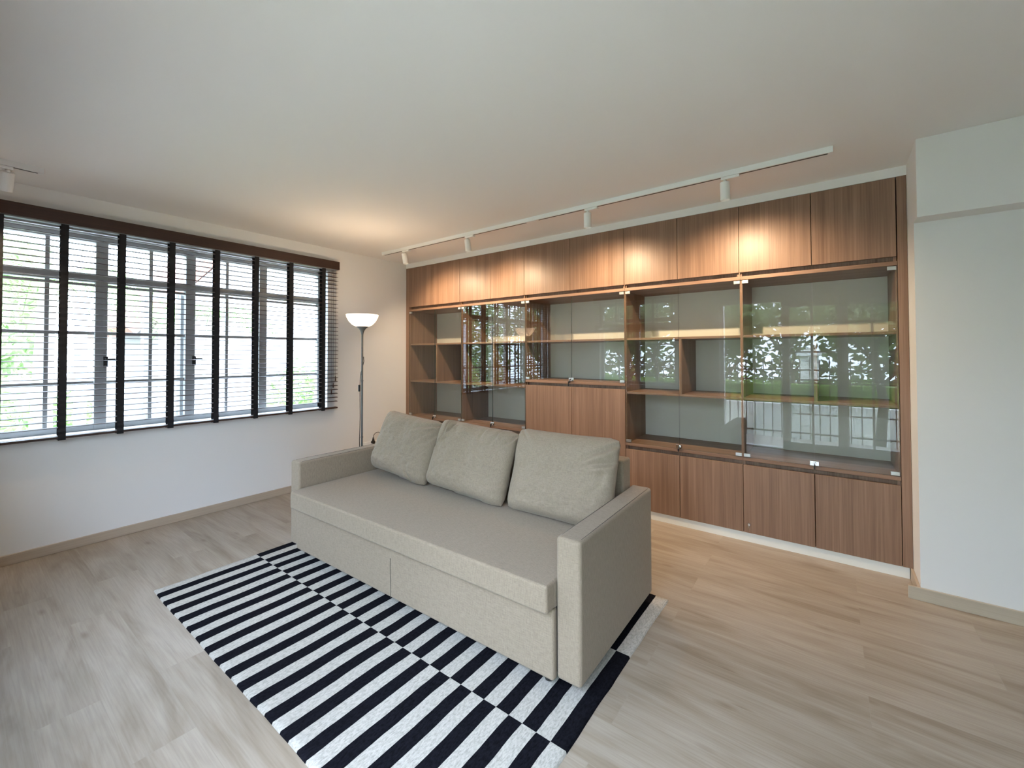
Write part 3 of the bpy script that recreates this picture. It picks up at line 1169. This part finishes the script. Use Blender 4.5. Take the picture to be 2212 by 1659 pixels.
def sofa():
    RZ = 0.0095               # rug surface
    t = thing('sofa', 'beige linen three-seat sofa bed with square arms standing on the striped rug', 'sofa', (SX, SY, RZ))
    t.rotation_euler = (0, 0, SA)
    Wd, D = 2.25, 0.835
    AW, AH, Z0, SH = 0.111, 0.626, 0.065, 0.449

    def local(mb):            # meshes are written in sofa space: x leftwards negative, y back, z from the floor
        bmesh.ops.translate(mb.bm, verts=mb.bm.verts[:], vec=Vector((SX, SY, 0)))
        return mb

    for name, xa, xb in (('armrest', -AW, 0.0), ('armrest', -Wd, -Wd + AW)):
        a = MB().box(xa, xb, 0.0, D, Z0 - 0.004, AH)
        ao = local(a).build(name, M_FAB, t, bevel=0.016, seg=4)
        # piped seams round the top edge of the arm
        p = MB()
        for (qx) in (xa + 0.012, xb - 0.012):
            pts = [Vector((qx, 0.03, AH - 0.001)), Vector((qx, D / 2, AH + 0.0002)), Vector((qx, D - 0.03, AH - 0.001))]
            p.tube(pts, 0.0012, 6)
        p.tube([Vector((xa + 0.012, 0.012, AH - 0.003)), Vector((xb - 0.012, 0.012, AH - 0.003))], 0.0012, 6)
        local(p).build('piping', M_SEAM, ao)
    # seat block between the arms
    s = MB()
    s.box(-Wd + AW + 0.002, -AW - 0.003, -0.008, D - 0.114, 0.335, SH)
    s.box(-Wd + AW + 0.012, -AW - 0.004, -0.064, 0.01, 0.337, SH)
    so = local(s).build('seat', M_FAB, t, bevel=0.012, seg=4)
    q = MB()
    q.tube([Vector((-Wd + AW + 0.03, -0.057, SH - 0.003)), Vector((-AW - 0.018, -0.057, SH - 0.003))], 0.0015, 6)
    q.tube([Vector((-AW - 0.010, -0.059, SH - 0.016)), Vector((-AW - 0.010, -0.061, 0.345))], 0.0015, 6)
    local(q).build('piping', M_FAB, so)
    # front panel and slit
    f = MB().box(-Wd + AW + 0.006, -AW - 0.003, -0.016, 0.02, 0.052, 0.336)
    fo = local(f).build('front_panel', M_FAB, t, bevel=0.012, seg=3)
    q = MB()
    pts = []
    for i in range(12):
        z = 0.054 + (0.262 - 0.054) * i / 11
        pts.append(Vector((-1.133 + 0.003 * sin(i * 0.55), -0.0165, z)))
    q.tube(pts, 0.0018, 6)
    local(q).build('seam', M_SEAM, fo)
    # carcass behind
    b = MB().box(-Wd + AW + 0.003, -AW - 0.003, 0.025, D - 0.01, 0.07, 0.334)
    local(b).build('frame', M_SEAM, t)
    # backrest
    b = MB().box(-Wd + AW + 0.006, -AW - 0.006, D - 0.112, D - 0.002, 0.07, 0.778)
    local(b).build('backrest', M_FAB, t, bevel=0.014, seg=4)
    for x, y in ((-0.17, 0.045), (-Wd + 0.15, 0.045), (-0.17, D - 0.08), (-Wd + 0.15, D - 0.08), (-1.12, 0.2)):
        g = MB().cyl((x, y, RZ + 0.0006), (x, y, 0.0695), 0.020, 0.026, n=20)
        local(g).build('leg', M_BLACKP, t, bevel=0.002)
    for c in t.children:
        pass
    return t


sofa_o = sofa()


def cushion(cx, cy, cz, w, h, th, lean, yaw, roll, seed, label, creases):
    """a plump back cushion; cx,cy,cz = middle of its bottom edge"""
    NU, NV = 130, 104
    bm = bmesh.new()

    def pt(u, v, side):
        au, av = abs(u), abs(v)
        # outline with softly drawn in sides and proud corners
        k = 1 - 0.030 * (1 - u * u) * (av ** 3)
        k2 = 1 - 0.035 * (1 - v * v) * (au ** 3)
        X = u * w / 2 * k2
        Z = v * h / 2 * k
        # rounded corners
        c = max(0.0, au - 0.80) / 0.20
        d = max(0.0, av - 0.80) / 0.20
        rr = c * d
        X -= math.copysign(rr * 0.013, u)
        Z -= math.copysign(rr * 0.013, v)
        e = (max(0.0, 1 - au ** 4.5) ** 0.55) * (max(0.0, 1 - av ** 4.0) ** 0.55)
        low = 1.0 + 0.16 * (-v) * (1 - 0.3 * au)
        t_ = th / 2 * e * low
        P = Vector((u * 3.2 + seed, v * 3.0, seed * 1.7 + side))
        t_ += e * (0.018 * noise.noise(P * 0.8) + 0.007 * noise.noise(P * 2.2) + 0.003 * noise.noise(P * 5.0))
        if side > 0:
            for (u0, v0, du, dv, L_, wd_, dep) in creases:
                ln = sqrt(du * du + dv * dv)
                ex, ey = du / ln, dv / ln
                a = (u - u0) * ex + (v - v0) * ey
                b_ = -(u - u0) * ey + (v - v0) * ex
                b_ += 0.05 * sin(a * 4 + u0 * 5)
                if -0.1 < a < L_:
                    fade = min(1, (a + 0.1) / 0.15) * max(0, 1 - a / L_) ** 0.7
                    t_ -= 1.7 * dep * fade * (math.exp(-(b_ / wd_) ** 2) - 0.75 * math.exp(-((b_ - 1.9 * wd_) / (1.3 * wd_)) ** 2))
        return Vector((X, -side * t_, Z))
    front = [[bm.verts.new(pt(-1 + 2 * i / NU, -1 + 2 * j / NV, 1)) for j in range(NV + 1)] for i in range(NU + 1)]
    back = [[front[i][j] if i in (0, NU) or j in (0, NV) else bm.verts.new(pt(-1 + 2 * i / NU, -1 + 2 * j / NV, -1))
             for j in range(NV + 1)] for i in range(NU + 1)]
    for i in range(NU):
        for j in range(NV):
            bm.faces.new((front[i][j], front[i + 1][j], front[i + 1][j + 1], front[i][j + 1])).smooth = True
            bm.faces.new((back[i][j], back[i][j + 1], back[i + 1][j + 1], back[i + 1][j])).smooth = True
    R = Matrix.Rotation(yaw, 4, 'Z') @ Matrix.Rotation(lean, 4, 'X') @ Matrix.Rotation(roll, 4, 'Y')
    bmesh.ops.transform(bm, matrix=R, verts=bm.verts[:])
    zmin = min(v.co.z for v in bm.verts)
    ymid = 0.0
    bmesh.ops.translate(bm, verts=bm.verts[:], vec=Vector((cx, cy, cz - zmin)))
    for v in bm.verts:      # squashed flat where it rests on the seat
        dz = v.co.z - cz
        if dz < 0.02:
            v.co.z = cz + 0.0015 + 0.5 * max(0, dz) * 0.9
    mb = MB()
    mb.bm.free()
    mb.bm = bm
    o = mb.build('back_cushion', M_FABC, origin=(cx, cy, cz))
    return tag(o, label, 'cushion', 'loose back cushions on the sofa')


SEATZ = 0.4500
cushion(1.755, -1.392, SEATZ, 0.65, 0.455, 0.17, radians(-19), 0.0, radians(4.0), 1.3,
        'left back cushion of the sofa, beige linen, slumped toward the lamp',
        [(0.95, 0.95, -0.8, -0.55, 0.9, 0.05, 0.012), (0.9, 0.85, -0.45, -0.9, 1.0, 0.045, 0.010), (0.6, -0.95, -0.25, 0.9, 0.6, 0.05, 0.007), (0.98, 0.7, -0.2, -0.6, 0.6, 0.05, 0.008)])
cushion(2.417, -1.40, SEATZ, 0.685, 0.455, 0.18, radians(-20), 0.0, radians(2.5), 4.1,
        'middle back cushion of the sofa, beige linen, with deep creases at its upper left corner',
        [(-0.70, 1.0, -0.12, -0.9, 0.9, 0.035, 0.013), (-0.55, 0.85, -0.35, -0.75, 1.1, 0.03, 0.012), (0.35, 0.98, -0.1, -0.6, 0.5, 0.04, 0.007), (0.65, 0.98, -0.2, -0.6, 0.6, 0.035, 0.009),
         (0.93, 0.9, -0.15, -0.5, 0.5, 0.035, 0.012), (0.97, -0.4, -0.5, -0.3, 0.4, 0.05, 0.006)])
cushion(3.090, -1.378, SEATZ, 0.672, 0.475, 0.175, radians(-18), 0.0, radians(-0.5), 8.6,
        'right back cushion of the sofa, beige linen, against the nearer armrest',
        [(0.95, 0.9, -0.5, -0.6, 0.9, 0.05, 0.012), (0.98, 0.5, -0.6, -0.35, 0.7, 0.06, 0.012), (-0.85, 0.97, 0.3, -0.4, 0.4, 0.04, 0.008), (0.8, 0.2, -0.2, -0.7, 0.6, 0.05, 0.007)])

# ---------------------------------------------------------------- outside
M_GRASS = rug_mat('lawn', (0.10, 0.13, 0.07), (0.2, 0.24, 0.14))
M_PAVE = mat('pale_paving', (0.34, 0.33, 0.31), 0.8)
M_DECK = wood_mat('terrace_boards', 'x', (0.36, 0.30, 0.24), (0.46, 0.4, 0.33), 0.6)
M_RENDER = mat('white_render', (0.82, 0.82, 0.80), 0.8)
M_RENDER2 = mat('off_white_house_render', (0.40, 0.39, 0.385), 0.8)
M_IRON = mat('black_iron', (0.02, 0.02, 0.022), 0.5)
M_ROOF = mat('red_brown_roof', (0.25, 0.11, 0.075), 0.7)
M_LEAF = leaf_mat('garden_leaves', (0.11, 0.17, 0.07), (0.27, 0.36, 0.16))
M_PALM = leaf_mat('palm_leaves', (0.14, 0.28, 0.08), (0.34, 0.5, 0.2), 0.5)
M_HEDGE = leaf_mat('hedge_leaves', (0.10, 0.22, 0.03), (0.26, 0.42, 0.08), 0.35)
M_BARK = mat('grey_bark', (0.36, 0.33, 0.29), 0.9)
M_TRUNK = mat('dark_bark', (0.10, 0.08, 0.06), 0.9)

struct(MB().box(-25, -T, -25, 14, -0.75, -0.62).build('ground_left', M_PAVE))
struct(MB().box(-T, 25, -25, YB - T, -0.75, -0.62).build('ground_back', M_GRASS))
struct(MB().box(1.0, 7.0, -4.80, YB - T, -0.62, -0.03).build('terrace', M_DECK))


def leaf_cloud(mb, c, rad, n, size, squash=(1, 1, 1)):
    for _ in range(n):
        d = Vector((random.gauss(0, 1), random.gauss(0, 1), random.gauss(0, 1))).normalized()
        r = random.random() ** 0.4
        p = Vector(c) + Vector((d.x * rad * squash[0], d.y * rad * squash[1], d.z * rad * squash[2])) * r
        a = Vector((random.gauss(0, 1), random.gauss(0, 1), random.gauss(0, 0.6))).normalized()
        b = a.orthogonal().normalized()
        s = size * random.uniform(0.6, 1.3)
        mb.poly([p - a * s, p + b * s * 0.4, p + a * s, p - b * s * 0.4])


def palm(x, y, z0, h, nf, fl, label, lean=(0.0, 0.0), r=0.08):
    t = thing('palm_tree', label, 'palm tree', (x, y, z0), 'palms outside the left window')
    tr = MB()
    pts, rr = [], []
    for i in range(14):
        k = i / 13
        pts.append((x + lean[0] * k * k, y + lean[1] * k * k, z0 + h * k))
        rr.append(r * (1 - 0.35 * k) * (1.06 if i % 2 else 1.0))
    tr.tube(pts, rr, 12)
    tr.build('trunk', M_BARK, t)
    top = Vector(pts[-1])
    for f in range(nf):
        m_ = MB()
        ang = 2 * pi * f / nf + random.uniform(-0.2, 0.2)
        upk = random.uniform(0.25, 0.95)
        L_ = fl * random.uniform(0.85, 1.1)
        d = Vector((cos(ang), sin(ang), 0))
        spine = []
        for i in range(15):
            k = i / 14
            spine.append(top + d * (L_ * k * (1 - 0.12 * k)) + Vector((0, 0, L_ * (upk * k - (0.75 + upk * 0.5) * k * k))))
        m_.tube(spine, [0.012 * (1 - 0.8 * i / 14) for i in range(15)], 5)
        side = d.cross(Vector((0, 0, 1)))
        for i in range(2, 15):
            for half in (0, 0.5):
                if i == 14 and half:
                    continue
                k = (i + half) / 14
                p = spine[i] if not half else (spine[i] + spine[min(14, i + 1)]) / 2
                ll = L_ * 0.34 * sin(pi * min(1, 0.18 + k * 0.8)) + 0.06
                for s_ in (-1, 1):
                    dv = (side * s_ + d * 0.55 + Vector((0, 0, -0.55))).normalized()
                    q = p + dv * ll
                    mid = p + dv * ll * 0.4 + Vector((0, 0, 0.02))
                    wv = d * 0.016
                    m_.poly([p, mid + wv, q, mid - wv])
        m_.build('frond', M_PALM, t, recalc=False)
    return t


palm(-3.4, -2.75, -0.62, 2.9, 17, 1.35, 'palm with thick pale trunk outside the left end of the window', (0.0, 0.05), 0.11)
palm(-4.5, -0.85, -0.62, 2.7, 10, 1.05, 'slender short palm outside, standing in front of the white house', (-0.1, 0.25), 0.07)
palm(-6.2, -4.3, -0.62, 3.3, 16, 1.6, 'farther palm outside, deepest in the garden at the left', (0.2, 0.3), 0.09)

for (x, y, r, n, lab) in ((-3.2, 0.35, 0.62, 900, 'feathery light green shrub outside the right part of the window'),
                          (-4.4, -2.6, 0.6, 900, 'low leafy shrub outside below the palms'),
                          (-2.6, -3.6, 0.7, 800, 'leafy shrub outside at the lower left of the window')):
    t = thing('garden_shrub', lab, 'shrub', (x, y, -0.62), 'shrubs outside the left window')
    m_ = MB()
    leaf_cloud(m_, (x, y, 0.55 if x > -4 else 0.2), r, n, 0.075, (1, 1, 1.25))
    m_.build('foliage', M_PALM, t, recalc=False)
    s_ = MB()
    for k in range(5):
        s_.tube([(x, y, -0.62), (x + 0.1 * cos(k * 1.3), y + 0.1 * sin(k * 1.3), 0.1), (x + 0.35 * cos(k * 1.3), y + 0.35 * sin(k * 1.3), 0.8)], 0.012, 5)
    s_.build('stems', M_BARK, t)

# white house next door: wall, sloping verge, boundary wall
t = thing('neighbour_house', 'white house with red-brown sloping roof edge seen through the window', 'house', (-7.5, 3.0, -0.62))
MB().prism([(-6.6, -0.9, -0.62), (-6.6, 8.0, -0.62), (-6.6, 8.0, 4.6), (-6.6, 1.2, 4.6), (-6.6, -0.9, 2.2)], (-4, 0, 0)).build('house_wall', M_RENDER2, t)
MB().prism([(-6.1, -1.35, 1.75), (-6.1, 1.15, 4.75), (-6.1, 1.05, 4.95), (-6.1, -1.5, 1.9)], (-4.6, 0, 0)).build('roof', M_ROOF, t)
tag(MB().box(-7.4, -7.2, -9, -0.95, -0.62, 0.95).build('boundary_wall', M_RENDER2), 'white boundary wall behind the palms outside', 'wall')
tag(MB().cyl((-1.55, -2.66, -0.62), (-1.55, -2.66, 1.95), 0.045, n=20).build('pergola_post', mat('blue_grey_paint', (0.36, 0.40, 0.45), 0.5)), 'blue grey round post standing just outside the window', 'post')

sc_ = MB()  # added leaf screen, covers the bright sky so the blind slats stay readable
for k in range(11000):
    y = random.uniform(-16, -1.9)
    zt = 4.1 + 0.7 * noise.noise(Vector((y * 0.8, 9, 1)))
    p = Vector((random.uniform(-11.5, -10.6) if y < -1 else random.uniform(-13, -12), y, random.uniform(-0.6, zt)))
    a = Vector((random.gauss(0, 0.6), random.gauss(0, 1), random.gauss(0, 1.0))).normalized()
    b_ = a.orthogonal().normalized()
    s_ = random.uniform(0.10, 0.24)
    sc_.poly([p - a * s_, p + b_ * s_ * 0.4, p + a * s_, p - b_ * s_ * 0.4])
ob = tag(sc_.build('sky_cover_foliage', leaf_mat('pale_hazy_leaves', (0.22, 0.34, 0.14), (0.5, 0.6, 0.36), 0.4), recalc=False), 'added screen of pale green foliage covering the bright sky far outside the left window', 'trees')
ob['kind'] = 'stuff'

# garden behind the camera, mirrored in the cabinet glass
r = thing('iron_railing', 'black iron railing at the terrace edge, seen only mirrored in the glass', 'railing', (4.0, -4.78, -0.03))
for z in (0.06, 0.92, 1.08):
    MB().box(1.0, 7.0, -4.795, -4.765, z, z + 0.022).build('rail', M_IRON, r)
bars = MB()
x = 1.05
while x < 7.0:
    bars.cyl((x, -4.78, -0.03), (x, -4.78, 1.2), 0.007, n=6)
    bars.cyl((x, -4.78, 1.2), (x, -4.78, 1.27), 0.016, 0.001, n=6)
    x += 0.13
bars.build('bars', M_IRON, r)
tag(MB().box(-4, 12, -8.2, -8.0, -0.62, 0.20).build('garden_wall', M_RENDER), 'low white garden wall mirrored in the glass', 'wall')
hd = MB()
for k in range(9000):
    x = random.uniform(-3, 11)
    p = Vector((x, random.uniform(-9.3, -8.35), random.uniform(0.0, 0.72 + 0.06 * sin(x * 3))))
    a = Vector((random.gauss(0, 1), random.gauss(0, 1), random.gauss(0, 0.6))).normalized()
    b_ = a.orthogonal().normalized()
    hd.poly([p - a * 0.06, p + b_ * 0.03, p + a * 0.06, p - b_ * 0.03])
hd.box(-3, 11, -9.2, -8.45, -0.62, 0.62)
tag(hd.build('hedge', M_HEDGE, recalc=False), 'clipped bright green hedge mirrored in the glass', 'hedge')
g = thing('gate_pillar', 'white gate pillar with a stepped cap mirrored in the glass', 'pillar', (3.85, -10.2, -0.62))
MB().box(3.65, 4.05, -10.4, -10.0, -0.62, 1.30).build('shaft', M_RENDER, g)
m_ = MB()
m_.box(3.58, 4.12, -10.47, -9.93, 1.3, 1.38)
m_.prism([(3.60, -10.45, 1.38), (4.10, -10.45, 1.38), (3.85, -10.45, 1.52)], (0, 0.5, 0))
m_.build('cap', M_RENDER, g)
bk = MB()
for k in range(9000):
    x = random.uniform(-9, 14)
    zt = 2.85 + 0.4 * noise.noise(Vector((x * 0.9, 3, 1)))
    p = Vector((x, random.uniform(-15.5, -14.0), random.uniform(-0.6, zt)))
    a = Vector((random.gauss(0, 1), random.gauss(0, 1), random.gauss(0, 0.6))).normalized()
    b_ = a.orthogonal().normalized()
    s_ = random.uniform(0.10, 0.22)
    bk.poly([p - a * s_, p + b_ * s_ * 0.5, p + a * s_, p - b_ * s_ * 0.5])
ob = tag(bk.build('tree_belt', M_LEAF, recalc=False), 'dense belt of green trees beyond the garden wall, mirrored in the glass', 'trees')
ob['kind'] = 'stuff'
for (x, y, h, rad, n) in ((2.35, -6.5, 2.0, 0.95, 2200), (5.0, -6.6, 2.3, 1.1, 2200), (0.2, -6.7, 2.1, 1.0, 2200), (-2.2, -6.6, 2.1, 1.1, 2000), (3.3, -11.8, 2.6, 1.0, 1500), (7.6, -7.0, 2.6, 1.3, 1600), (-0.8, -11.8, 2.6, 1.2, 1500)):
    t = thing('garden_tree', 'leafy garden tree behind the camera, mirrored in the cabinet glass', 'tree', (x, y, -0.62), 'garden trees mirrored in the glass')
    s_ = MB()
    s_.tube([(x, y, -0.62), (x + 0.08, y, 0.5), (x - 0.05, y + 0.05, 1.3), (x + 0.05, y, h - 0.3)], [0.09, 0.07, 0.06, 0.03], 8)
    for k in range(6):
        a_ = k * 1.05
        s_.tube([(x, y, 0.7 + 0.15 * k), (x + 0.4 * cos(a_), y + 0.4 * sin(a_), 1.2 + 0.15 * k), (x + rad * 0.7 * cos(a_), y + rad * 0.7 * sin(a_), 1.6 + 0.2 * k)], [0.035, 0.025, 0.01], 6)
    s_.build('trunk', M_TRUNK, t)
    m_ = MB()
    leaf_cloud(m_, (x, y, h), rad, n, 0.10, (1, 1, 0.75))
    m_.build('foliage', M_LEAF, t, recalc=False)
